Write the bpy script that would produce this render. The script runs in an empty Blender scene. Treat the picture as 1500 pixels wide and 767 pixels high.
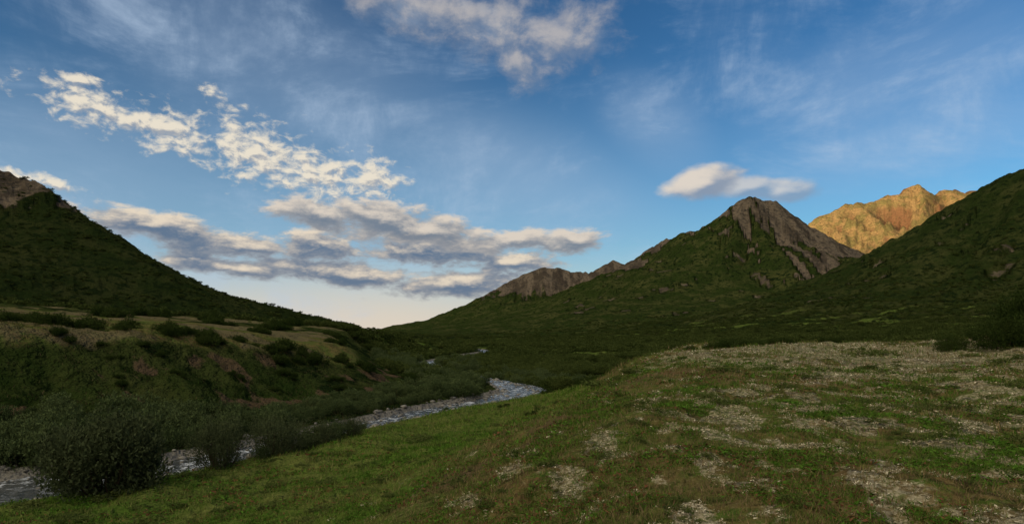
import bpy, math, numpy as np, bmesh
from math import radians as R_
from mathutils import Vector
rng = np.random.default_rng(7)
scene = bpy.context.scene

# ------------------------------------------------------------ noise
_p = np.random.default_rng(3).permutation(256)
PERM = np.concatenate([_p, _p, _p])
ANG = np.random.default_rng(5).random(256) * 2 * np.pi
GX, GY = np.cos(ANG), np.sin(ANG)

def pnoise(x, y, seed=0):
    x = x + seed * 17.13; y = y - seed * 9.71
    xi = np.floor(x).astype(np.int64); yi = np.floor(y).astype(np.int64)
    xf = x - xi; yf = y - yi
    u = xf**3 * (xf * (xf * 6 - 15) + 10); v = yf**3 * (yf * (yf * 6 - 15) + 10)
    def g(ix, iy, dx, dy):
        h = PERM[(PERM[ix & 255] + iy) & 255]
        return GX[h] * dx + GY[h] * dy
    a = g(xi, yi, xf, yf); b = g(xi + 1, yi, xf - 1, yf)
    c = g(xi, yi + 1, xf, yf - 1); d = g(xi + 1, yi + 1, xf - 1, yf - 1)
    return (a + (b - a) * u + ((c + (d - c) * u) - (a + (b - a) * u)) * v) * 1.5

def fbm(x, y, octs=4, seed=0, ridged=False):
    s = 0.0; a = 0.5
    for i in range(octs):
        n = pnoise(x * 2**i, y * 2**i, seed + i)
        if ridged: n = 1 - 2 * np.abs(n)
        s = s + n * a; a *= 0.5
    return s

def sst(a, b, x):
    t = np.clip((x - a) / (b - a), 0, 1)
    return t * t * (3 - 2 * t)

def polydist(x, y, pts):
    best = np.full(x.shape, 1e12); bz = np.zeros_like(x); ba = np.zeros_like(x); bs = np.ones_like(x)
    acc = 0.0
    for (a, b) in zip(pts[:-1], pts[1:]):
        ax, ay, az = a; bx, by, bz_ = b
        dx, dy = bx - ax, by - ay; L2 = dx * dx + dy * dy; L = math.sqrt(L2)
        t = np.clip(((x - ax) * dx + (y - ay) * dy) / L2, 0, 1)
        d2 = (x - ax - t * dx)**2 + (y - ay - t * dy)**2
        m = d2 < best
        best = np.where(m, d2, best)
        bz = np.where(m, az + (bz_ - az) * t, bz)
        ba = np.where(m, acc + t * L, ba)
        bs = np.where(m, np.sign(dx * (y - ay) - dy * (x - ax)), bs)
        acc += L
    return np.sqrt(best), bz, ba, bs

# ------------------------------------------------------------ layout (metres, eye level = z 0)
RIVER = [(-600,-150,6),(-300,-60,6),(-120,0,5.5),(-50,20,5.2),(-36,25.5,5.2),(-27.5,30.2,4.6),(-20.8,37,3.0),(-17.2,44,2.3),(-14.8,51,2.0),
         (-12,57,2.1),(-8.8,65,2.4),(-4.4,73,2.7),(-0.6,80,3.0),(1.6,88,3.0),(0.0,99,2.7),(-5,112,2.5),
         (-11,126,2.6),(-18,142,2.6),(-24,170,3),(-20,230,3),(-10,300,4),(-60,500,6),(-300,1200,10),(-900,3000,14)]
RIDGES = {
 'far':   dict(p=1.5, R=1500, pts=[(-4200,7200,180),(-3300,7000,180),(-2700,7000,140),(-2450,7000,172),(-2200,7000,128),(-1950,7000,96),(-1700,7000,60),(-1300,7000,20)]),
 'm1':    dict(p=1.9, R=1000, pts=[(-900,2700,-4),(-709,2650,4),(-369,2600,66),(-198,2600,130),(-85,2600,192),(28,2600,250),(113,2600,286),(200,2620,282),(290,2600,262),(420,2700,230)]),
 'm1b':   dict(p=1.9, R=900, pts=[(245,2350,195),(314,2400,247),(379,2400,292),(445,2400,276),(527,2100,322)]),
 'm2':    dict(p=2.5, R=1350, pts=[(527,2100,318),(632,2000,362),(698,2000,412),(752,2000,448),(790,2010,432),(818,2000,434),(894,2000,388),(1030,2100,325),(1200,2200,228)]),
 'm2s':   dict(p=1.5, R=480, pts=[(752,2000,440),(700,1920,372),(656,1850,300),(590,1730,208),(523,1600,130),(430,1400,50)]),
 'm2u':   dict(p=1.4, R=300, pts=[(800,2000,420),(800,1920,350),(790,1820,265),(760,1700,170),(700,1560,80)]),
 'm2t':   dict(p=1.5, R=420, pts=[(870,2000,405),(890,1900,300),(900,1800,205),(905,1650,105),(860,1450,45)]),
 'm3':    dict(p=1.35, R=1700, pts=[(1550,3500,560),(1679,3500,640),(1790,3500,690),(1870,3500,732),(1960,3520,738),(2061,3500,772),(2170,3500,800),(2252,3500,856),(2310,3500,806),(2366,3500,790),(2450,3490,820),(2538,3500,806),(2710,3500,840),(3300,3500,900)]),
 'm3a':   dict(p=1.2, R=520, pts=[(2252,3500,836),(2200,3330,700),(2090,3150,560),(1900,2900,400)]),
 'm3b':   dict(p=1.2, R=480, pts=[(2061,3500,760),(1960,3350,620),(1820,3150,490),(1640,2950,380)]),
 'm3c':   dict(p=1.2, R=520, pts=[(2450,3490,810),(2400,3300,700),(2300,3050,560),(2150,2800,430)]),
 'm3d':   dict(p=1.2, R=460, pts=[(1870,3500,722),(1750,3350,590),(1640,3200,470)]),
 'm4':    dict(p=2.6, R=1060, pts=[(905,1850,60),(936,1700,135),(949,1500,190),(957,1350,262),(941,1250,300),(935,1150,306),(972,1100,330),(1040,1000,322),(1150,700,360),(1300,200,420),(1400,-600,450)]),
 'left':  dict(p=1.9, R=640, pts=[(-1600,820,880),(-1250,900,480),(-1000,940,330),(-829,950,244),(-777,950,230),(-728,940,212),(-638,900,163),(-528,850,120),(-427,800,76),(-352,750,34),(-290,700,8),(-220,650,-8),(-170,600,-12)]),
 'shade_massif':dict(p=1.2, R=1150, pts=[(-1900,-1500,900),(-1700,-900,760),(-1650,-350,720),(-1630,100,740),(-1600,600,860),(-1650,900,860),(-1800,1500,700),(-2300,2000,500)]),  # unseen ridge left of frame, added and shaped to shade the valley
}
NAMES = list(RIDGES)

def near_base(x, y):
    s = x - 0.27 * y
    s = s + 1.6 * pnoise(x / 14, y / 14, 4)
    P = np.interp(s, [-60,-19,-13,-8,-3,0,20,45,80,200,600], [-7.6,-7.2,-6.3,-4.5,-2.5,-1.85,-1.6,-0.4,1.0,5,12])
    P = P + 0.85 * np.exp(-((y - 56) / 17)**2) * sst(-7, 3, s)
    P = P + (0.55 * fbm(x / 13, y / 13, 3, 15)) * sst(-9, -2, s)
    B = -8.8 + 0.03 * np.clip(x, 0, 300) + (2.6 * fbm(x / 70, y / 70, 3, 11) + 1.0) * sst(80, 220, np.hypot(x, y))
    k = sst(64, 104, y + 5 * pnoise(x / 18, y / 30, 9) - 0.1 * x)
    right = P * (1 - k) + B * k
    dr, hw, arc, side = polydist(x, y, RIVER)
    T = np.interp(x, [-1200,-300,-120,-70,-50,-39,-29,-20,-11,0], [30,18,7,3.6,1.7,0.3,-1.5,-4.9,-7.6,-8.2])
    T = T + 0.9 * fbm(x / 16, y / 16, 4, 21)
    f = sst(170, 380, y) * (1 - sst(150, 500, -x - 0.25 * y))
    T = T * (1 - f) + B * f
    e = dr + 4.4 * fbm(x / 11, y / 11, 4, 31)
    left = -7.6 + (T + 7.6) * (0.30 * sst(6, 16, e) + 0.70 * sst(13, 25, e))
    z = np.where(side > 0, left, right)
    low = np.minimum(z, -7.55)
    z = low + (z - low) * np.where(side > 0, sst(3, 9, dr - hw), sst(0, 5, dr - hw))
    z = -8.75 + (z + 8.75) * sst(-0.9, 0.9, dr - hw)
    return z, dr, hw, side, s

CR = None
def height(x, y, full=False):
    global CR
    z, dr, hw, side, s = near_base(x, y)
    r = np.hypot(x, y)
    wx = x + 22 * pnoise(x / 160, y / 160, 41) * sst(300, 900, r)
    wy = y + 22 * pnoise(x / 160, y / 160, 43) * sst(300, 900, r)
    H = np.zeros_like(x); idx = np.full(x.shape, -1); gl = np.zeros_like(x)
    cr = 0.45 - fbm(x / 210, y / 210, 5, 61, True)
    for i, n in enumerate(NAMES):
        g = RIDGES[n]
        d, zr, arc, sd = polydist(wx, wy, g['pts'])
        t = np.clip(1 - d / g['R'], 0, 1)
        rib = fbm(arc / 95 + i * 7, d / 520, 5, 50 + i, True)
        amp = 0.11 if n.startswith('m3') else 0.14
        if n == 'left': amp = 0.08
        hh = (zr + 2) * t**g['p']
        hh = hh - (0.75 - rib) * amp * zr * np.clip(d / 200, 0, 1) * t * np.clip(t * 1.3, 0, 1)
        if n.startswith('m3'):
            hh = hh - 110 * cr * np.clip(t * 2, 0, 1) * np.clip(d / 160, .16, 1)
        m = hh > H
        idx = np.where(m, i, idx); gl = np.where(m, rib, gl)
        H = np.maximum(H, hh)
    rough = fbm(x / 60, y / 60, 5, 71)
    H2 = H + rough * np.minimum(H * 0.10, 12) + fbm(x/14, y/14, 3, 74) * np.minimum(H*0.06, 3.0)
    z2 = z + H2
    z2 = z2 + 1.5 * fbm(x / 9, y / 9, 3, 81) * sst(110, 260, r) * (1 - sst(1200, 3000, r)) * sst(2, 12, dr - hw)
    hum = 0.30 * fbm(x / 1.6, y / 1.6, 4, 91) + 0.45 * fbm(x / 6, y / 6, 2, 93)
    z2 = z2 + hum * (1 - sst(60, 150, r)) * sst(0.5, 3, dr - hw) * sst(0.0, 4, r)
    if full:
        CR = cr
        return z2, dr, hw, side, s, H, idx, gl
    return z2

def lichen_mask(x, y, s):
    n = 0.5 + 0.55 * fbm(x / 8, y / 12, 3, 101) + 1.0 * fbm(x / 0.8, y / 1.0, 4, 103)
    w = sst(-8, 8, s) * 0.38 + 0.26 * sst(20, 38, y) * sst(-5, 2, s)
    return sst(0.64, 0.98, n + w - 0.06) * sst(-12, -4, s)

# ------------------------------------------------------------ node helpers
def new_mat(name):
    m = bpy.data.materials.new(name); m.use_nodes = True
    nt = m.node_tree; nt.nodes.clear()
    return m, nt
class N:
    def __init__(s, nt): s.nt = nt
    def node(s, t, **kw):
        n = s.nt.nodes.new(t)
        for k, v in kw.items(): setattr(n, k, v)
        return n
    def put(s, sock, v):
        if isinstance(v, bpy.types.NodeSocket): s.nt.links.new(v, sock)
        elif v is not None: sock.default_value = v
    def math(s, op, a, b=None, c=None, clamp=False):
        n = s.node('ShaderNodeMath', operation=op, use_clamp=clamp)
        s.put(n.inputs[0], a); s.put(n.inputs[1], b)
        if c is not None: s.put(n.inputs[2], c)
        return n.outputs[0]
    def vmath(s, op, a, b=None):
        n = s.node('ShaderNodeVectorMath', operation=op)
        s.put(n.inputs[0], a)
        if b is not None: s.put(n.inputs[1], b)
        return n.outputs['Value'] if op in ('LENGTH', 'DOT_PRODUCT') else n.outputs[0]
    def noise(s, vec, scale, detail=4, rough=0.55, dist=0.0):
        n = s.node('ShaderNodeTexNoise'); s.put(n.inputs['Vector'], vec)
        n.inputs['Scale'].default_value = scale; n.inputs['Detail'].default_value = detail
        n.inputs['Roughness'].default_value = rough; n.inputs['Distortion'].default_value = dist
        return n.outputs[0]
    def ramp(s, v, lo, hi, a=0.0, b=1.0):
        n = s.node('ShaderNodeMapRange', interpolation_type='SMOOTHSTEP')
        s.put(n.inputs[0], v); n.inputs[1].default_value = lo; n.inputs[2].default_value = hi
        n.inputs[3].default_value = a; n.inputs[4].default_value = b
        return n.outputs[0]
    def mix(s, f, a, b):
        n = s.node('ShaderNodeMix', data_type='RGBA')
        s.put(n.inputs[0], f)
        for k, v in ((6, a), (7, b)):
            if isinstance(v, tuple): v = (*v, 1.0)[:4]
            s.put(n.inputs[k], v)
        return n.outputs[2]

# ------------------------------------------------------------ terrain mesh
az = np.concatenate([np.linspace(-180, -56, 90, endpoint=False), np.linspace(-56, -45, 60, endpoint=False),
                     np.linspace(-45, 45, 1000, endpoint=False), np.linspace(45, 56, 60, endpoint=False),
                     np.linspace(56, 180, 90, endpoint=False)])
az = np.radians(az); NA = len(az)
rad = np.concatenate([[0.0], np.geomspace(0.7, 13000, 720)]); NR = len(rad)
A, RR = np.meshgrid(az, rad)
X = (np.sin(A) * RR).ravel(); Y = (np.cos(A) * RR).ravel()
Z, dr, hw, side, s_, H, idx, gully = height(X, Y, True)
cr_ = CR
me = bpy.data.meshes.new('ground')
ii, jj = np.meshgrid(np.arange(NR - 1), np.arange(NA), indexing='ij')
j2 = (jj + 1) % NA
quads = np.stack([ii * NA + jj, ii * NA + j2, (ii + 1) * NA + j2, (ii + 1) * NA + jj], -1).reshape(-1, 4)[:, ::-1]

def build_mesh(me, co, faces, k):
    me.vertices.add(len(co)); me.vertices.foreach_set('co', np.ascontiguousarray(co, dtype=np.float32).ravel())
    me.loops.add(faces.size); me.loops.foreach_set('vertex_index', faces.astype(np.int32).ravel())
    me.polygons.add(len(faces)); me.polygons.foreach_set('loop_start', (np.arange(len(faces)) * k).astype(np.int32))
    me.update(calc_edges=True)
def colattr(me, name, rgb):
    a = me.color_attributes.new(name, 'FLOAT_COLOR', 'POINT')
    c = np.ones((len(rgb), 4), np.float32); c[:, :3] = rgb
    a.data.foreach_set('color', c.ravel())
build_mesh(me, np.stack([X, Y, Z], 1), quads, 4)
me.polygons.foreach_set('use_smooth', np.ones(len(quads), bool))
ground = bpy.data.objects.new('ground', me); scene.collection.objects.link(ground)

nb = fbm(X / 130, Y / 130, 4, 111); nf = fbm(X / 28, Y / 28, 4, 113)
r_ = np.hypot(X, Y)
rock = np.zeros_like(X); gold = np.zeros_like(X)
def grp(*ns): return np.isin(idx, [NAMES.index(n) for n in ns])
streak = fbm(X / 30, Y / 170, 5, 117)
g = grp('m1', 'm1b'); rock = np.where(g, sst(125, 195, Z + 70 * nb + 70 * nf), rock)
g = grp('m2', 'm2s', 'm2t', 'm2u')
rr2 = sst(275, 330, Z + 170 * nb + 440 * streak + 120*nf - 100*(gully-0.5) + np.clip((X - 775 + 0.24*(2000-Y)) * 1.2, -150, 130))
rock = np.where(g, rr2, rock)
g = grp('m4'); rock = np.where(g, sst(315, 350, Z + 60 * nb + 60 * nf) * 0.8, rock)
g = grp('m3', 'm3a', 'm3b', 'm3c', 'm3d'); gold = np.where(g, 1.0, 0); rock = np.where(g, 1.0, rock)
g = grp('left'); rock = np.where(g, sst(170, 215, Z + 40 * nb + 50 * nf), rock)
g = grp('shade_massif'); rock = np.where(g, sst(150, 300, Z + 100 * nb), rock)
rock = np.maximum(rock, sst(0.33, 0.45, fbm(X / 80, Y / 60, 5, 119) + 0.08) * sst(8, 40, H) * sst(600, 1200, r_) * (X > 100) * 0.6)
lich = lichen_mask(X, Y, s_) * (side < 0) * (1 - sst(66, 95, Y)) * (Y > -200)
terr = (side > 0) * sst(20, 26, dr) * (1 - sst(150, 300, Y)) * sst(-.05, .3, fbm(X / 9, Y / 9, 4, 121) + 0.08) * (H < 20)
clear = sst(0.08, 0.22, fbm(X / 60, Y / 26, 4, 123)) * sst(100, 200, Y) * (1 - sst(700, 1500, Y)) * (X > -60) * (1 - 0.6*sst(5, 60, H))
grass = (side < 0) * (1 - sst(-10, -3, s_)) * (1 - sst(85, 130, Y)) * sst(-60, -20, s_)
grass = np.maximum(grass, 0.76 * clear)
soil = (side > 0) * sst(9, 12, dr) * (1 - sst(19, 25, dr)) * sst(0.0, 0.35, fbm(X / 5, Y / 5, 4, 127) + 0.05) * (Y < 140)
soil = np.maximum(soil, (side < 0) * np.exp(-((s_ + 4.5) / 3.2)**2) * sst(0.0, 0.4, fbm(X / 3, Y / 5, 4, 129) + 0.12) * (Y < 70))
gravel = 1 - sst(0.2, 1.3, dr - hw)
dark = sst(85, 150, r_) * np.where(side < 0, sst(75, 110, Y), 1.0) * (1 - terr)
dark = np.maximum(dark, (side > 0) * (1 - sst(20, 27, dr)) * 0.8)
colattr(me, 'cover_a', np.stack([rock, gold, lich], 1))
colattr(me, 'cover_b', np.stack([grass, soil, dark], 1))
snow = np.exp(-(((X - 1185) / 30)**2 + ((Y - 2180) / 50)**2))
colattr(me, 'cover_c', np.stack([gravel, np.clip(snow, 0, 1), np.clip(terr, 0, 1)], 1))
haze_w = np.where(Y > 4500, 1.0, 0.0); leftw = np.where(grp('left', 'shade_massif'), 1.0, 0) + 0.55 * grp('m4')
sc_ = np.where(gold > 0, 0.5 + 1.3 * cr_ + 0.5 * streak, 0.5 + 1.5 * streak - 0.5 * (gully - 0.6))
colattr(me, 'cover_d', np.stack([haze_w, leftw, np.clip(sc_, 0, 1)], 1))

m, nt = new_mat('ground_cover'); q = N(nt)
def attr(name):
    a = q.node('ShaderNodeAttribute', attribute_name=name)
    sp = q.node('ShaderNodeSeparateColor'); nt.links.new(a.outputs['Color'], sp.inputs[0])
    return sp.outputs
a_rock, a_gold, a_lich = attr('cover_a'); a_grass, a_soil, a_dark = attr('cover_b'); a_grav, a_snow, a_terr = attr('cover_c'); a_haze, a_left, a_scr = attr('cover_d')
pos = q.node('ShaderNodeNewGeometry').outputs['Position']
n_f = q.noise(pos, 3.5, 5, 0.65); n_m = q.noise(pos, 0.35, 6, 0.62); n_l = q.noise(pos, 0.016, 8, 0.66)
n_ff = q.noise(pos, 14, 3, 0.6); n_h = q.noise(pos, 0.09, 6, 0.66)
def thr(a, n, amp=0.8, lo=0.35, hi=0.65):
    return q.ramp(q.math('MULTIPLY_ADD', q.math('SUBTRACT', n, 0.5), amp, a), lo, hi)
tundra = q.mix(q.ramp(n_m, 0.38, 0.60), (0.058, 0.078, 0.020), (0.105, 0.076, 0.034))
tundra = q.mix(q.ramp(n_f, 0.44, 0.62), tundra, (0.050, 0.080, 0.016))
tundra = q.mix(q.ramp(n_ff, 0.54, 0.68), tundra, (0.145, 0.12, 0.062))
grassc = q.mix(q.ramp(n_m, 0.38, 0.62), (0.052, 0.096, 0.015), (0.100, 0.120, 0.032))
grassc = q.mix(q.ramp(n_f, 0.48, 0.70), grassc, (0.036, 0.060, 0.012))
shrub = q.mix(q.ramp(n_h, 0.38, 0.62), (0.014, 0.026, 0.006), (0.034, 0.046, 0.013))
shrub = q.mix(q.ramp(n_l, 0.44, 0.60), shrub, (0.048, 0.054, 0.018))
shrub = q.mix(q.ramp(n_h, 0.51, 0.58), shrub, (0.008, 0.015, 0.005))
shrub = q.mix(q.ramp(n_m, 0.50, 0.70), shrub, (0.008, 0.015, 0.004))
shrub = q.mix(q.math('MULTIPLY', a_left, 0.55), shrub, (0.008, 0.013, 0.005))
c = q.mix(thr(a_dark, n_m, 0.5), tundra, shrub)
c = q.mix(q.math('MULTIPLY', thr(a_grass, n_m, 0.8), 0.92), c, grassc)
c = q.mix(q.math('MULTIPLY', thr(a_terr, n_m, 0.9), 0.75), c, q.mix(n_f, (0.080, 0.068, 0.036), (0.135, 0.110, 0.070)))
c = q.mix(q.math('MULTIPLY', thr(a_soil, n_f, 0.9), 0.75), c, q.mix(n_m, (0.062, 0.038, 0.026), (0.100, 0.068, 0.046)))
lf = q.math('MULTIPLY', thr(a_lich, n_f, 1.2, 0.38, 0.75), q.ramp(n_ff, 0.42, 0.60, 0.15, 0.9))
c = q.mix(lf, c, q.mix(n_m, (0.22, 0.195, 0.125), (0.32, 0.285, 0.21)))
rockc = q.mix(q.ramp(n_l, 0.42, 0.58), (0.070, 0.056, 0.043), (0.112, 0.090, 0.068))
rockc = q.mix(q.ramp(a_scr, 0.45, 0.75), rockc, (0.165, 0.132, 0.098))
rockc = q.mix(q.ramp(n_h, 0.45, 0.68), rockc, (0.045, 0.041, 0.036))
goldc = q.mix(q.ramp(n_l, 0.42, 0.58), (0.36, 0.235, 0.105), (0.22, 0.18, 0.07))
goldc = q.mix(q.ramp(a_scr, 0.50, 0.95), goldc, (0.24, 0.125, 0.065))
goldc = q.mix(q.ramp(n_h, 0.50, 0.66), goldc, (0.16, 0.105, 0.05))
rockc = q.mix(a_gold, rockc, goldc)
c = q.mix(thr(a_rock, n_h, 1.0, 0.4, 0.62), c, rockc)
c = q.mix(thr(a_grav, n_f, 0.4), c, q.mix(n_ff, (0.09, 0.085, 0.075), (0.22, 0.21, 0.19)))
c = q.mix(q.ramp(a_snow, 0.5, 0.6), c, (0.75, 0.78, 0.8))
c = q.mix(a_haze, c, (0.10, 0.15, 0.23))  # aerial haze painted as a blue base colour on the farthest hills
b = q.node('ShaderNodeBsdfDiffuse'); nt.links.new(c, b.inputs[0])
hgt = q.math('ADD', q.math('MULTIPLY', n_f, 0.14), q.math('ADD', q.math('MULTIPLY', n_m, 1.2), q.math('MULTIPLY', n_h, 6.5)))
hgt = q.math('ADD', hgt, q.math('MULTIPLY', n_l, q.math('MULTIPLY', a_rock, 60.0)))
bp = q.node('ShaderNodeBump'); bp.inputs['Strength'].default_value = 1.0; bp.inputs['Distance'].default_value = 1.0
nt.links.new(hgt, bp.inputs['Height']); nt.links.new(bp.outputs[0], b.inputs['Normal'])
o = q.node('ShaderNodeOutputMaterial'); nt.links.new(b.outputs[0], o.inputs[0])
me.materials.append(m)

# ------------------------------------------------------------ river water
def catmull(pts, step):
    pts = np.array(pts, float); out = []
    for i in range(1, len(pts) - 2):
        p0, p1, p2, p3 = pts[i-1:i+3]; L = np.hypot(*(p2 - p1)[:2]); n = max(2, int(L / step))
        for t in np.arange(n) / n:
            out.append(0.5 * ((2*p1) + (-p0+p2)*t + (2*p0-5*p1+4*p2-p3)*t*t + (-p0+3*p1-3*p2+p3)*t**3))
    return np.array(out)
C = catmull(RIVER[1:], 0.3)
C = C[(C[:, 1] < 900)]
Tn = np.gradient(C[:, :2], axis=0); Tn /= np.linalg.norm(Tn, axis=1)[:, None]
NC = 25; us = np.linspace(-1, 1, NC)
wv = np.zeros((len(C), NC, 3))
for k, u in enumerate(us):
    wv[:, k, 0] = C[:, 0] - Tn[:, 1] * u * (C[:, 2] + 1.0); wv[:, k, 1] = C[:, 1] + Tn[:, 0] * u * (C[:, 2] + 1.0)
wz = fbm(wv[..., 0] / 1.1, wv[..., 1] / 1.1, 3, 141)
wv[..., 2] = -8.12 + 0.15 * wz
n = len(C); ii, jj = np.meshgrid(np.arange(n - 1), np.arange(NC - 1), indexing='ij')
fq = np.stack([ii*NC+jj, ii*NC+jj+1, (ii+1)*NC+jj+1, (ii+1)*NC+jj], -1).reshape(-1, 4)[:, ::-1]
wm = bpy.data.meshes.new('river_water'); build_mesh(wm, wv.reshape(-1, 3), fq, 4)
wm.polygons.foreach_set('use_smooth', np.ones(len(fq), bool))
wo = bpy.data.objects.new('river_water', wm); scene.collection.objects.link(wo)
m, nt = new_mat('river_water'); q = N(nt)
pos = q.node('ShaderNodeNewGeometry').outputs['Position']
fo = q.math('MULTIPLY', q.ramp(q.noise(pos, 1.5, 6, 0.7, dist=0.6), 0.48, 0.62), q.ramp(q.noise(pos, 0.22, 3), 0.30, 0.6, 0.25, 0.9))
b = q.node('ShaderNodeBsdfPrincipled')
nt.links.new(q.mix(fo, (0.03, 0.036, 0.036), (0.48, 0.52, 0.58)), b.inputs['Base Color'])
nt.links.new(q.math('MULTIPLY_ADD', fo, 0.5, 0.10), b.inputs['Roughness'])
b.inputs['IOR'].default_value = 1.33
bp = q.node('ShaderNodeBump'); bp.inputs['Strength'].default_value = 0.8; bp.inputs['Distance'].default_value = 0.3
nt.links.new(q.noise(pos, 2.6, 6, 0.68, dist=0.5), bp.inputs['Height']); nt.links.new(bp.outputs[0], b.inputs['Normal'])
o = q.node('ShaderNodeOutputMaterial'); nt.links.new(b.outputs[0], o.inputs[0]); wm.materials.append(m)

# ------------------------------------------------------------ plants
def leaf_mat(name, c1, c2, attrcol=False):
    m, nt = new_mat(name); q = N(nt)
    a = q.node('ShaderNodeAttribute', attribute_name='tint')
    if attrcol: col = a.outputs['Color']
    else:
        oi = q.node('ShaderNodeObjectInfo')
        sp = q.node('ShaderNodeSeparateColor'); nt.links.new(a.outputs['Color'], sp.inputs[0])
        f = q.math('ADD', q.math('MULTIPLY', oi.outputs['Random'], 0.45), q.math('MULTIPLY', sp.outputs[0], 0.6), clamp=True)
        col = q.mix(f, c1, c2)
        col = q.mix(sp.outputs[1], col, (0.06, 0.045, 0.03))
    d = q.node('ShaderNodeBsdfDiffuse'); nt.links.new(col, d.inputs[0])
    o = q.node('ShaderNodeOutputMaterial')
    if attrcol:
        nt.links.new(d.outputs[0], o.inputs[0]); return m
    t = q.node('ShaderNodeBsdfTranslucent'); nt.links.new(col, t.inputs[0])
    mx = q.node('ShaderNodeMixShader'); mx.inputs[0].default_value = 0.2
    nt.links.new(d.outputs[0], mx.inputs[1]); nt.links.new(t.outputs[0], mx.inputs[2])
    nt.links.new(mx.outputs[0], o.inputs[0])
    return m
mat_willow = leaf_mat('willow_leaves', (0.020, 0.036, 0.013), (0.088, 0.115, 0.046))
mat_bush = leaf_mat('willow_bush_leaves', (0.018, 0.028, 0.013), (0.074, 0.090, 0.042))
mat_pine = leaf_mat('dwarf_pine_needles', (0.010, 0.022, 0.005), (0.042, 0.060, 0.016))
mat_vshrub = leaf_mat('valley_shrub_leaves', (0.010, 0.022, 0.005), (0.072, 0.092, 0.026))
mat_tun = leaf_mat('tundra_shrublet_leaves', (0.035, 0.060, 0.014), (0.095, 0.115, 0.035))
mat_grass = leaf_mat('grass_blades', None, None, True)

def bush_mesh(name, seed, nleaf, leaf, mat, flat=0.7, lobes=10, narrow=0.45):
    r = np.random.default_rng(seed)
    th = r.random(lobes) * 2 * np.pi; rr = np.sqrt(r.random(lobes)) * 0.68
    cx, cy = rr * np.cos(th), rr * np.sin(th)
    lr = r.uniform(0.18, 0.38, lobes)
    cz = flat * (1 - rr**2 * 0.9) * r.uniform(0.4, 0.98, lobes)
    w = lr**2 / np.sum(lr**2); k = r.choice(lobes, nleaf, p=w)
    d = r.normal(size=(nleaf, 3)); d /= np.linalg.norm(d, axis=1)[:, None]
    sh = lr[k] * (0.5 + 0.65 * r.random(nleaf)**0.7)
    P = np.stack([cx[k], cy[k], cz[k]], 1) + d * sh[:, None] * np.array([1, 1, 0.85])
    nt_ = max(20, nleaf // 16); tw = P[r.integers(0, nleaf, nt_)] * np.array([1.08, 1.08, 1.14])
    m_ = r.random(nleaf) < 0.6
    j = r.integers(0, nt_, m_.sum()); P[m_] = tw[j] + r.normal(size=(m_.sum(), 3)) * 0.035
    m_ = r.random(nleaf) < 0.2
    P[m_, 2] *= r.random(m_.sum()); P[:, 2] = np.abs(P[:, 2]) + 0.02
    up = d * 0.7 + np.array([0, 0, 0.6]) + r.normal(size=(nleaf, 3)) * 0.5
    up /= np.linalg.norm(up, axis=1)[:, None]
    sd = np.cross(up, r.normal(size=(nleaf, 3))); sd /= np.linalg.norm(sd, axis=1)[:, None] + 1e-9
    L = leaf * r.uniform(0.6, 1.4, nleaf)[:, None]
    v = np.stack([P, P + up*L*0.5 + sd*L*narrow*0.5, P + up*L, P + up*L*0.5 - sd*L*narrow*0.5], 1).reshape(-1, 3)
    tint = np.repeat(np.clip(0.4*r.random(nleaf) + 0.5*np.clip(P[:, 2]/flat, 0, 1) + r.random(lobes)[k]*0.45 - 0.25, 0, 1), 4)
    f = np.arange(nleaf*4).reshape(-1, 4)
    sv = []
    for i in range(lobes):
        for j in range(2):
            tip = np.array([cx[i], cy[i], cz[i]]) + r.normal(size=3) * 0.08
            base = np.array([cx[i]*0.25, cy[i]*0.25, -0.15]) + r.normal(size=3)*np.array([.05, .05, 0])
            mid = (tip*0.55 + base*0.45) + np.array([cx[i], cy[i], 0]) * 0.15
            for a_, b_, w0, w1 in ((base, mid, 0.018, 0.012), (mid, tip, 0.012, 0.004)):
                for ax in (np.array([1., 0, 0]), np.array([0, 1., 0])):
                    sv += [a_ - ax*w0, a_ + ax*w0, b_ + ax*w1, b_ - ax*w1]
    sv = np.array(sv); f2 = np.arange(len(sv)).reshape(-1, 4) + len(v)
    me = bpy.data.meshes.new(name); build_mesh(me, np.concatenate([v, sv]), np.concatenate([f, f2]), 4)
    col = np.zeros((len(v) + len(sv), 3)); col[:len(v), 0] = tint; col[len(v):, 1] = 1
    colattr(me, 'tint', col); me.materials.append(mat)
    return me

def proto(cname, meshes):
    c = bpy.data.collections.new(cname)
    for i, mm in enumerate(meshes):
        c.objects.link(bpy.data.objects.new(mm.name, mm))
    return c
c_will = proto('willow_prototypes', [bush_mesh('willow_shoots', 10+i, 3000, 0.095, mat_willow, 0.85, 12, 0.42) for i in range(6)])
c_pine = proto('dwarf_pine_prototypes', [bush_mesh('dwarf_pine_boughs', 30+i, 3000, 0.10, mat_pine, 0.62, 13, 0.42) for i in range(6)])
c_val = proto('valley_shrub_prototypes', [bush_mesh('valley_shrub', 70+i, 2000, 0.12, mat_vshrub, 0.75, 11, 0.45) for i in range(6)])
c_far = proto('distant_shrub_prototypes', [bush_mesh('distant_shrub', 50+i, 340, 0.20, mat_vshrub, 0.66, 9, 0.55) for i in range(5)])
c_tun = proto('tundra_shrublet_prototypes', [bush_mesh('tundra_shrublet', 90+i, 700, 0.13, mat_tun, 0.42, 11, 0.5) for i in range(5)])

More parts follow.
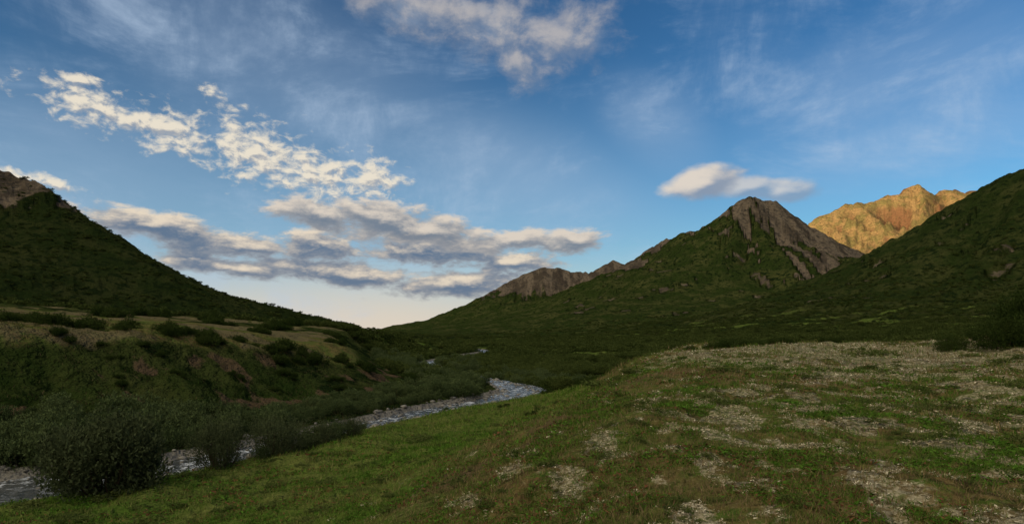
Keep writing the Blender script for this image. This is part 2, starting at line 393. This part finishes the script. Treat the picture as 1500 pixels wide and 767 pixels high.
def scatter(name, coll, x, y, sx, sz, sink=0.08):
    x = np.asarray(x, float); y = np.asarray(y, float); sx = np.asarray(sx, float); sz = np.asarray(sz, float)
    z = height(x, y) - sink * sz
    me = bpy.data.meshes.new(name); me.vertices.add(len(x))
    me.vertices.foreach_set('co', np.stack([x, y, z], 1).astype(np.float32).ravel())
    a = me.attributes.new('scl', 'FLOAT_VECTOR', 'POINT'); a.data.foreach_set('vector', np.stack([sx, sx, sz], 1).astype(np.float32).ravel())
    a = me.attributes.new('rot', 'FLOAT_VECTOR', 'POINT')
    rot = np.stack([rng.normal(0, .06, len(x)), rng.normal(0, .06, len(x)), rng.random(len(x))*6.283], 1)
    a.data.foreach_set('vector', rot.astype(np.float32).ravel())
    ob = bpy.data.objects.new(name, me); scene.collection.objects.link(ob)
    ng = bpy.data.node_groups.new(name + '_scatter', 'GeometryNodeTree')
    ng.interface.new_socket('Geometry', in_out='INPUT', socket_type='NodeSocketGeometry')
    ng.interface.new_socket('Geometry', in_out='OUTPUT', socket_type='NodeSocketGeometry')
    gi = ng.nodes.new('NodeGroupInput'); go = ng.nodes.new('NodeGroupOutput')
    ip = ng.nodes.new('GeometryNodeInstanceOnPoints'); ci = ng.nodes.new('GeometryNodeCollectionInfo')
    ci.inputs['Collection'].default_value = coll; ci.inputs['Separate Children'].default_value = True
    ci.inputs['Reset Children'].default_value = True
    ip.inputs['Pick Instance'].default_value = True
    na = ng.nodes.new('GeometryNodeInputNamedAttribute'); na.data_type = 'FLOAT_VECTOR'; na.inputs[0].default_value = 'scl'
    nr = ng.nodes.new('GeometryNodeInputNamedAttribute'); nr.data_type = 'FLOAT_VECTOR'; nr.inputs[0].default_value = 'rot'
    rv = ng.nodes.new('FunctionNodeRandomValue'); rv.data_type = 'INT'
    rv.inputs[4].default_value = 0; rv.inputs[5].default_value = len(coll.objects) - 1
    l = ng.links.new
    l(gi.outputs[0], ip.inputs['Points']); l(ci.outputs[0], ip.inputs['Instance'])
    l([o for o in na.outputs if o.enabled][0], ip.inputs['Scale']); l([o for o in nr.outputs if o.enabled][0], ip.inputs['Rotation'])
    l([o for o in rv.outputs if o.enabled][0], ip.inputs['Instance Index'])
    l(ip.outputs[0], go.inputs[0])
    md = ob.modifiers.new('scatter', 'NODES'); md.node_group = ng
    return ob

def river_band(n, ymin, ymax, side_want, dmin, dmax):
    x = rng.uniform(-60, 15, n*8); y = rng.uniform(ymin, ymax, n*8)
    d, w, _, sd = polydist(x, y, RIVER)
    k = (np.sign(sd) == side_want) & (d - w > dmin) & (d - w < dmax)
    return x[k][:n], y[k][:n]
B_ = [(river_band(350, 25, 52, 1, 1.2, 9.5), 0.7, 2.0), (river_band(140, 52, 78, 1, 1.6, 8.5), 0.6, 1.3), (river_band(200, 75, 118, 1, 1.2, 10.0), 0.7, 1.8),
      (river_band(34, 36, 47, -1, 0.6, 2.8), 0.7, 1.2),
      (river_band(14, 47, 66, -1, 0.3, 1.4), 0.25, 0.5), (river_band(44, 86, 116, -1, 1.0, 9), 0.8, 1.9),
      (river_band(110, 112, 190, -1, 1.5, 10), 1.0, 2.2), (river_band(130, 118, 190, 1, 1.0, 10), 1.0, 2.2)]
xs = np.concatenate([b[0][0] for b in B_]); ys = np.concatenate([b[0][1] for b in B_])
sz = np.concatenate([rng.uniform(b[1], b[2], len(b[0][0])) for b in B_]); sc = sz * rng.uniform(0.8, 1.2, len(xs))
scatter('riverside_willow_shrubs', c_will, xs, ys, sc, sz * 1.15)

cl = [(-42,62,2.0),(-44,60,1.6),(-37.5,66,1.8),(-35.5,67,2.0),(-33,69,1.7),(-29.5,76,1.6),(-27.5,79,2.0),(-25.5,82,2.1),(-23.5,87,1.8),(-21.5,90,1.9),
      (-50,60,1.8),(-48,64,1.5),(-60,95,2.5),(-52,110,2.6),(-45,120,2.6),(-62,130,3),(-40,100,1.6),(-70,120,2.8),(-55,150,3.2),(-36,128,2),(-30,105,1.8),
      (-14,100,2.2),(-12,104,2.3),(-15,108,2.4),(-18,112,2.4),(-16,118,2.2),(-17,98,1.8),(-26,72,1.0),(-34,60,.9),(-31,58,.8),(-22,78,1.1),(-28,64,.8),(-39,54,.9),(-44,50,.9),(-20,74,.8),
      (-36,56,.8),(-33,53,.8),(-25,66,.8),(-48,56,1.1),(-32,74,1.3),(-38,72,1.3),
      (17.2,53,1.3),(18.6,54,1.2),(20.2,54,1.1),(22,55,1.0),(7.5,66,1.3),(9,70,1.3),(3.6,74,0.8),(13,63,1.3),(24,55,1.1),(6.5,62,.7),(-1,60,.5),(1.5,44,.45),(28,55,.8),(14.8,53,1.0),(3,30,.3),(-4,36,.35)]
px, py, ps = [], [], []
for (a, b_, c_) in cl:
    for k in range(4):
        px.append(a + rng.normal(0, c_*0.6)); py.append(b_ + rng.normal(0, c_*0.55)); ps.append(c_*rng.uniform(.45, .9))
ps = np.array(ps)
scatter('dwarf_pine_thicket', c_pine, px, py, ps, ps * 0.95)

n = 68000
a = rng.uniform(-46, 46, n); rr = np.exp(rng.uniform(math.log(82), math.log(1300), n))
x = np.sin(np.radians(a))*rr; y = np.cos(np.radians(a))*rr
Zt, d, w, sd, s, Hh, idn, rl = height(x, y, True)
dens = sst(-0.12, 0.08, fbm(x/60, y/26, 4, 123)*-1 + 0.02 + 0.7*fbm(x/22, y/22, 3, 161))
ok = (d - w > 2.5) & (rng.random(n) < dens) & np.where(sd < 0, y > 82 + 0.10*x, (y > 175) | (x > -24) & (y > 112)) & (Hh < 250)
x, y, rr = x[ok], y[ok], rr[ok]
sz = rng.uniform(0.5, 1.0, len(x))**1.5 * 2.1 * (0.9 + 0.7*sst(100, 500, rr))
nearm = rr < 190
scatter('valley_shrubs', c_val, x[nearm], y[nearm], sz[nearm]*1.3, sz[nearm]*1.15)
scatter('distant_valley_shrubs', c_far, x[~nearm], y[~nearm], sz[~nearm]*1.4, sz[~nearm]*1.05)

# low shrublets and heather cushions dotted through the tundra
n = 3400
a = rng.uniform(-44, 46, n); rr = np.exp(rng.uniform(math.log(5), math.log(75), n))
x = np.sin(np.radians(a))*rr; y = np.cos(np.radians(a))*rr
d, w, _, sd = polydist(x, y, RIVER)
ok = (sd < 0) & (d - w > 2) & (y < 72) & (fbm(x/5, y/5, 3, 181) + rng.normal(0, .16, n) > 0.02)
x, y, rr = x[ok], y[ok], rr[ok]
sz = rng.gamma(3, 0.034, len(x)) * np.clip(rr/16, 0.55, 2.0)
scatter('tundra_shrublets', c_tun, x, y, sz*1.9, sz*1.0, 0.1)

def single(name, x, y, sx, sz, seed, mat, nleaf=9000, leaf=0.05, lobes=20, flat=0.85, narrow=0.4):
    me = bush_mesh(name, seed, nleaf, leaf, mat, flat, lobes, narrow)
    ob = bpy.data.objects.new(name, me); scene.collection.objects.link(ob)
    ob.location = (x, y, float(height(np.array([x]), np.array([y]))[0]) - 0.1); ob.scale = (sx, sx*0.9, sz)
    return ob
single('willow_bush', -19.2, 29.6, 3.1, 3.7, 201, mat_bush, 24000, 0.06, 26)
single('willow_bush', -16.6, 36.0, 2.0, 2.9, 202, mat_bush, 11000)
single('willow_bush', -14.6, 38.6, 1.9, 2.6, 203, mat_bush, 11000)
single('willow_bush', -13.2, 41.6, 1.7, 2.0, 204, mat_bush, 9000)
single('willow_bush', -12.0, 45.6, 1.5, 1.4, 205, mat_bush, 9000)
single('dwarf_pine_bush', 32.6, 42, 2.0, 2.0, 206, mat_pine, 12000, 0.065)
single('dwarf_pine_bush', 35.2, 43, 2.5, 3.6, 207, mat_pine, 14000, 0.065)
single('dwarf_pine_bush', 30.0, 43, 1.2, 1.3, 208, mat_pine, 8000, 0.07)

# ------------------------------------------------------------ grass, herbs and lichen
def blades(name, n, amax, rmin, rmax, per, hgt, wid, kind):
    a = np.radians(rng.uniform(-amax, amax, n)); rr = np.exp(rng.uniform(math.log(rmin), math.log(rmax), n))
    x = np.sin(a)*rr; y = np.cos(a)*rr
    z, d, w, sd, s, Hh, _, _ = height(x, y, True)
    li = lichen_mask(x, y, s)*(sd < 0)
    patch = fbm(x/2.2, y/2.2, 3, 171); big = fbm(x/9, y/9, 3, 175)
    if kind == 'grass': ok = (d-w > 0.4) & (rng.random(n) > li*0.7) & (patch + rng.normal(0, .25, n) > -0.2) & (y < 100)
    elif kind == 'herb': ok = (d-w > 0.6) & (patch + 0.2*fbm(x/.5, y/.5, 2, 173) > 0.04) & (li < 0.6)
    else: ok = (li > 0.25) & (rng.random(n) < li*0.95)
    x, y, z, rr, s, sd, patch, big = [v[ok] for v in (x, y, z, rr, s, sd, patch, big)]
    n = len(x); M = n*per
    X0 = np.repeat(x, per); Y0 = np.repeat(y, per); R0 = np.repeat(rr, per)
    k = np.clip(R0/11, 0.8, np.where(np.repeat(sd, per) > 0, 3.5, 6.0))
    sp = (0.05 if kind == 'grass' else 0.06)*k
    X0 = X0 + rng.normal(0, 1, M)*sp; Y0 = Y0 + rng.normal(0, 1, M)*sp
    Z0 = np.repeat(z, per) - 0.015*k
    h = hgt*rng.uniform(0.5, 1.4, M)*k**0.75; w = wid*k*rng.uniform(.7, 1.3, M)
    th = rng.random(M)*6.283; ph = rng.random(M)*6.283; lean = rng.uniform(0.1, 0.9 if kind == 'grass' else 1.6, M)*h
    bx, by = np.cos(th)*w, np.sin(th)*w
    tip = np.stack([X0+np.cos(ph)*lean, Y0+np.sin(ph)*lean, Z0+h], 1)
    v = np.empty((M, 3, 3))
    v[:, 0] = np.stack([X0-bx, Y0-by, Z0], 1); v[:, 1] = np.stack([X0+bx, Y0+by, Z0], 1); v[:, 2] = tip
    if kind != 'grass':
        v[:, 0, 2] += h*rng.uniform(0.2, .9, M); v[:, 1, 2] += h*rng.uniform(0.2, .9, M)
    me = bpy.data.meshes.new(name); build_mesh(me, v.reshape(-1, 3), np.arange(M*3).reshape(-1, 3), 3)
    bright = np.repeat((1-sst(-10, -3, s))*(sd < 0), per)
    q1 = rng.random(M) + 0.9*np.repeat(patch, per) + 0.9*np.repeat(big, per)
    g1 = np.array([0.056, 0.100, 0.015]); g2 = np.array([0.110, 0.106, 0.034]); g3 = np.array([0.066, 0.124, 0.018]); g4 = np.array([0.15, 0.11, 0.06]); g5 = np.array([0.115, 0.135, 0.038])
    if kind == 'grass':
        c = np.where((q1 < 0.32)[:, None], g4, np.where((q1 < 0.6)[:, None], g2, g1))
        gb = np.where((q1 < 0.4)[:, None], g5, g3); c = c*(1-bright[:, None]*0.75) + gb*bright[:, None]*0.75
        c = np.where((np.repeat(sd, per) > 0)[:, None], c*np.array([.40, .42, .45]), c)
    elif kind == 'herb':
        c = np.where((q1 < 0.3)[:, None], np.array([0.10, 0.045, 0.025]), np.array([0.048, 0.105, 0.014]))*np.ones((M, 1))
        c = np.where((np.repeat(sd, per) > 0)[:, None], c*0.4, c)
    else: c = np.where((q1 < 0.5)[:, None], np.array([0.38, 0.345, 0.26]), np.array([0.25, 0.215, 0.14]))*np.ones((M, 1))
    c = c*rng.uniform(0.6, 1.4, (M, 1)); colattr(me, 'tint', np.repeat(c, 3, axis=0)); me.materials.append(mat_grass)
    ob = bpy.data.objects.new(name, me); scene.collection.objects.link(ob); print(name, M)
blades('meadow_grass', 120000, 47, 3.0, 95, 6, 0.085, 0.0055, 'grass')
blades('tundra_herbs', 70000, 47, 3.0, 45, 7, 0.05, 0.013, 'herb')
blades('reindeer_lichen', 60000, 47, 3.5, 70, 7, 0.032, 0.013, 'lichen')

# ------------------------------------------------------------ river stones
bm = bmesh.new(); bmesh.ops.create_icosphere(bm, subdivisions=2, radius=1)
base = np.array([v.co[:] for v in bm.verts]); bf = np.array([[v.index for v in f.verts] for f in bm.faces]); bm.free()
n = 1000
x = rng.uniform(-50, 8, n*12); y = rng.uniform(20, 125, n*12)
d, w, _, sd = polydist(x, y, RIVER)
ok = (np.abs(d-w) < 1.1) | ((d < w) & (rng.random(len(d)) < 0.10)); x, y, e = x[ok][:n], y[ok][:n], (d-w)[ok][:n]; n = len(x)
sc = rng.gamma(2.0, 0.07, n) + 0.05
zz = np.where(e < -0.2, -8.12, height(x, y))
V = []
for i in range(n):
    b_ = base * (1 + 0.12*rng.normal(size=(len(base), 1))) * np.array([1, rng.uniform(.6, 1), rng.uniform(.4, .7)])
    t = rng.random()*6.28; ct, st = math.cos(t), math.sin(t)
    V.append(np.stack([b_[:, 0]*ct-b_[:, 1]*st, b_[:, 0]*st+b_[:, 1]*ct, b_[:, 2]], 1)*sc[i] + np.array([x[i], y[i], zz[i]+0.02]))
F = (bf[None] + (np.arange(n)*len(base))[:, None, None]).reshape(-1, 3)
sm = bpy.data.meshes.new('river_stones'); build_mesh(sm, np.concatenate(V), F, 3)
so = bpy.data.objects.new('river_stones', sm); scene.collection.objects.link(so)
m, nt = new_mat('river_stone'); q = N(nt); pos = q.node('ShaderNodeNewGeometry').outputs['Position']
b = q.node('ShaderNodeBsdfPrincipled'); nt.links.new(q.mix(q.ramp(q.noise(pos, 1.1, 6), .35, .65), (0.05, 0.047, 0.042), (0.18, 0.17, 0.15)), b.inputs['Base Color'])
b.inputs['Roughness'].default_value = 0.75
o = q.node('ShaderNodeOutputMaterial'); nt.links.new(b.outputs[0], o.inputs[0]); sm.materials.append(m)

# ------------------------------------------------------------ sun + sky
SUN_EL = 8.0; SUN_AZ = math.degrees(math.atan2(-1, -0.6))
sl = bpy.data.lights.new('sun', 'SUN'); sl.energy = 5.0; sl.angle = R_(0.5); sl.color = (1.0, 0.74, 0.42)
sun = bpy.data.objects.new('sun', sl); scene.collection.objects.link(sun)
sd_ = Vector((math.sin(R_(SUN_AZ))*math.cos(R_(SUN_EL)), math.cos(R_(SUN_AZ))*math.cos(R_(SUN_EL)), math.sin(R_(SUN_EL))))
sun.rotation_euler = sd_.to_track_quat('Z', 'Y').to_euler(); sun.location = (-200, -120, 300)

world = bpy.data.worlds.new('World'); scene.world = world; world.use_nodes = True
try:
    world.cycles.sampling_method = 'MANUAL'; world.cycles.sample_map_resolution = 512
except Exception as ex: print(ex)
nt = world.node_tree; nt.nodes.clear(); q = N(nt)
sky = q.node('ShaderNodeTexSky', sky_type='NISHITA'); sky.sun_disc = False
sky.sun_elevation = R_(SUN_EL); sky.sun_rotation = R_(SUN_AZ % 360); sky.altitude = 600; sky.air_density = 1.0; sky.dust_density = 0.5; sky.ozone_density = 2.5
tc = q.node('ShaderNodeTexCoord').outputs['Generated']
nv = q.vmath('NORMALIZE', tc)
sx = q.node('ShaderNodeSeparateXYZ'); nt.links.new(nv, sx.inputs[0])
azn = q.math('MULTIPLY', q.math('ARCTAN2', sx.outputs[0], sx.outputs[1]), 57.2958)
eln = q.math('MULTIPLY', q.math('ARCSINE', sx.outputs[2]), 57.2958)
cp = q.node('ShaderNodeCombineXYZ'); nt.links.new(azn, cp.inputs[0]); nt.links.new(eln, cp.inputs[1]); P0 = cp.outputs[0]

def stretch(p, fx, fy): return q.vmath('MULTIPLY', p, (fx, fy, 1.0))
def ellipses(p, L):
    out = None
    for (a_, e_, ra, rb, rot) in L:
        mp = q.node('ShaderNodeMapping', vector_type='TEXTURE'); nt.links.new(p, mp.inputs[0])
        mp.inputs[1].default_value = (a_, e_, 0); mp.inputs[2].default_value = (0, 0, R_(rot)); mp.inputs[3].default_value = (ra, rb, 1)
        l = q.vmath('LENGTH', mp.outputs[0])
        out = l if out is None else q.math('SMOOTH_MIN', out, l, 0.25)
    return q.math('SUBTRACT', 1.0, out)
LA = [(-34,16.9,3.8,1.5,-8),(-29,16,4.6,1.7,-10),(-22,15.0,5.2,2.6,-15),(-17,13.7,4.0,2.2,-8),(-12.6,13.6,2.8,1.9,-5),
      (-34.6,18.6,1.6,.5,0),(-25.6,19.3,1.2,.5,-10),(-37.5,11.2,3,.5,-6)]
LB1 = [(-17,10.6,4.5,1.4,-4),(-12,10.2,6,2.0,-5),(-7,9.3,6.5,1.6,-9),(5.5,8.6,3.4,1.2,0),(0,8.6,5,1.0,3)]
LB2 = [(-30,8.6,6.5,1.3,-7),(-24,7.4,6,1.2,4),(-7,7.6,8.5,1.6,-2),(-17.5,7.6,4.5,1.5,0),
       (-24,5.6,6,0.9,-5),(-15,5.4,8,1.3,-4),(-5.0,4.6,7.5,1.3,3),(0,6.6,5,1.2,0)]
LC = [(16.9,13.1,4.0,1.7,8)]
LC2 = [(20.5,12.5,3.4,1.1,-6),(23.2,12.0,3.6,1.1,-3)]
LD = [(-8,27.5,8.5,2.2,-8),(-1,26.0,7.5,2.8,-12),(0.8,23.4,3.0,1.8,-35),(4.5,25.2,5,2.8,10)]
def densA(p):
    n1 = q.noise(stretch(p, 0.8, 1.25), 0.85, 6, 0.60, dist=0.3)
    e = q.math('MAXIMUM', ellipses(p, LA), -1.0)
    return q.math('ADD', e, q.math('MULTIPLY', q.math('SUBTRACT', n1, 0.5), 3.5))
def densB(p, L, seed):
    pp = q.vmath('ADD', stretch(p, 0.44, 1.0), (seed, seed*.7, 0))
    n1 = q.noise(pp, 0.7, 7, 0.62, dist=0.15)
    e = q.math('MAXIMUM', ellipses(p, L), -1.0)
    return q.math('ADD', q.math('MULTIPLY', e, 1.2), q.math('MULTIPLY', q.math('SUBTRACT', n1, 0.5), 2.7))
def densC(p, L):
    n1 = q.noise(stretch(p, 0.5, 1.0), 0.6, 5, 0.55)
    e = q.math('MAXIMUM', ellipses(p, L), -1.0)
    return q.math('ADD', e, q.math('MULTIPLY', q.math('SUBTRACT', n1, 0.5), 0.9))
def densD(p):
    n1 = q.noise(stretch(p, 0.7, 1.0), 0.45, 7, 0.62, dist=0.2)
    e = q.math('MAXIMUM', ellipses(p, LD), -1.0)
    return q.math('ADD', e, q.math('MULTIPLY', q.math('SUBTRACT', n1, 0.5), 2.4))
def off(p, dx, dy): return q.vmath('ADD', p, (dx, dy, 0.0))

SKY_STR = 0.14
hs = q.node('ShaderNodeHueSaturation'); hs.inputs['Saturation'].default_value = 1.14; nt.links.new(sky.outputs[0], hs.inputs['Color'])
gm = q.node('ShaderNodeGamma'); nt.links.new(q.vmath('MULTIPLY', hs.outputs[0], (SKY_STR,)*3), gm.inputs[0]); gm.inputs[1].default_value = 1.28
bg = q.node('ShaderNodeBackground'); nt.links.new(q.vmath('DIVIDE', gm.outputs[0], (SKY_STR*0.78, SKY_STR*0.77, SKY_STR*0.79)), bg.inputs[0]); bg.inputs[1].default_value = SKY_STR
state = {'sh': bg.outputs[0]}
def layer(col, fac, strength=1.0):
    b_ = q.node('ShaderNodeBackground'); b_.inputs[1].default_value = strength
    q.put(b_.inputs[0], (*col, 1) if isinstance(col, tuple) else col)
    mx = q.node('ShaderNodeMixShader'); q.put(mx.inputs[0], fac)
    nt.links.new(state['sh'], mx.inputs[1]); nt.links.new(b_.outputs[0], mx.inputs[2]); state['sh'] = mx.outputs[0]
hz0 = q.math('MULTIPLY', q.ramp(eln, 0, 26, 1, 0), q.ramp(q.math('ABSOLUTE', q.math('ADD', azn, 14)), 0, 50, 1, 0))
layer((0.40, 0.60, 0.80), q.math('MULTIPLY', hz0, 0.65))
hz = q.math('MULTIPLY', q.ramp(eln, 0, 8.5, 1, 0), q.ramp(q.math('ABSOLUTE', q.math('ADD', azn, 14)), 0, 44, 1, 0))
layer((0.76, 0.64, 0.51), q.math('MULTIPLY', hz, 0.9))
ci_ = q.noise(q.vmath('ADD', stretch(P0, 0.4, 0.9), (3, 0, 0)), 0.12, 8, 0.64, dist=0.4)
ci2 = q.noise(q.vmath('ADD', stretch(P0, 0.9, 0.5), (9, 4, 0)), 0.22, 7, 0.64, dist=0.3)
cf = q.math('MULTIPLY', q.ramp(ci_, 0.44, 0.68), q.ramp(ci2, 0.36, 0.65, 0.15, 1.0))
soft = q.ramp(ellipses(P0, [(31,14.5,10,3.5,6),(13,18,5,3,-35),(32,19,10,4,10),(-36,13,9,5,0),(-20,22,14,6,-10),(0,15,12,4,-20)]), -0.6, 0.9)
cf = q.math('ADD', q.math('MULTIPLY', cf, 0.50), q.math('MULTIPLY', q.math('MULTIPLY', soft, ci_), 0.45), clamp=True)
layer((0.46, 0.58, 0.74), cf)
dD = densD(P0)
layer(q.mix(q.ramp(q.math('SUBTRACT', dD, densD(off(P0, -.6, .8))), -0.4, 0.5), (0.24, 0.28, 0.36), (0.50, 0.47, 0.46)), q.math('MULTIPLY', q.ramp(dD, -0.35, 1.1), 0.82))
for (L_, sd0, lo, hi, dk, br) in ((LB2, 0.0, -0.1, 1.1, (0.115, 0.17, 0.26), (0.80, 0.68, 0.53)), (LB1, 31.0, -0.3, 1.0, (0.17, 0.21, 0.27), (0.72, 0.63, 0.53))):
    dB = densB(P0, L_, sd0)
    litB = q.ramp(q.math('SUBTRACT', dB, densB(off(P0, -.25, .7), L_, sd0)), lo, hi)
    # thin parts glow, thick cores go slate
    litB = q.math('ADD', litB, q.ramp(dB, 0.1, 0.9, 0.28, 0.0), clamp=True)
    layer(q.mix(litB, dk, br), q.math('MULTIPLY', q.ramp(dB, -0.15, 0.5), 0.95))
dA = densA(P0)
litA = q.ramp(q.math('SUBTRACT', dA, densA(off(P0, -.25, .35))), -0.6, 0.3)
layer(q.mix(litA, (0.40, 0.41, 0.43), (0.84, 0.76, 0.62)), q.math('MULTIPLY', q.ramp(dA, -0.15, 0.9), 0.95))
for (L_, al) in ((LC2, 0.62), (LC, 0.93)):
    dC = densC(P0, L_)
    litC = q.ramp(q.math('SUBTRACT', dC, densC(off(P0, -1.0, .5), L_)), -0.25, 0.45)
    layer(q.mix(litC, (0.25, 0.31, 0.41), (0.76, 0.67, 0.57)), q.math('MULTIPLY', q.ramp(dC, 0.0, 0.45), al))
# bright sky lobe added out of view, overhead and behind, as valley fill light
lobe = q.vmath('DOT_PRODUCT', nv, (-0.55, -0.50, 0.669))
fill_glow = q.math('MULTIPLY', q.ramp(lobe, 0.32, 0.72), q.ramp(q.noise(nv, 3.0, 2), 0.3, 0.55, 0.35, 1.0))
layer((1.0, 0.88, 0.66), fill_glow, 2.25)
wo_ = q.node('ShaderNodeOutputWorld'); nt.links.new(state['sh'], wo_.inputs[0])

# ------------------------------------------------------------ camera
cam = bpy.data.cameras.new('camera'); cam.lens = 22; cam.sensor_width = 36; cam.shift_y = 0.0713
cam.clip_start = 0.1; cam.clip_end = 40000
co = bpy.data.objects.new('camera', cam); scene.collection.objects.link(co)
co.location = (0, 0, 0); co.rotation_euler = (R_(90), 0, 0)
scene.camera = co
scene.view_settings.view_transform = 'Standard'; scene.view_settings.look = 'None'; scene.view_settings.exposure = 0
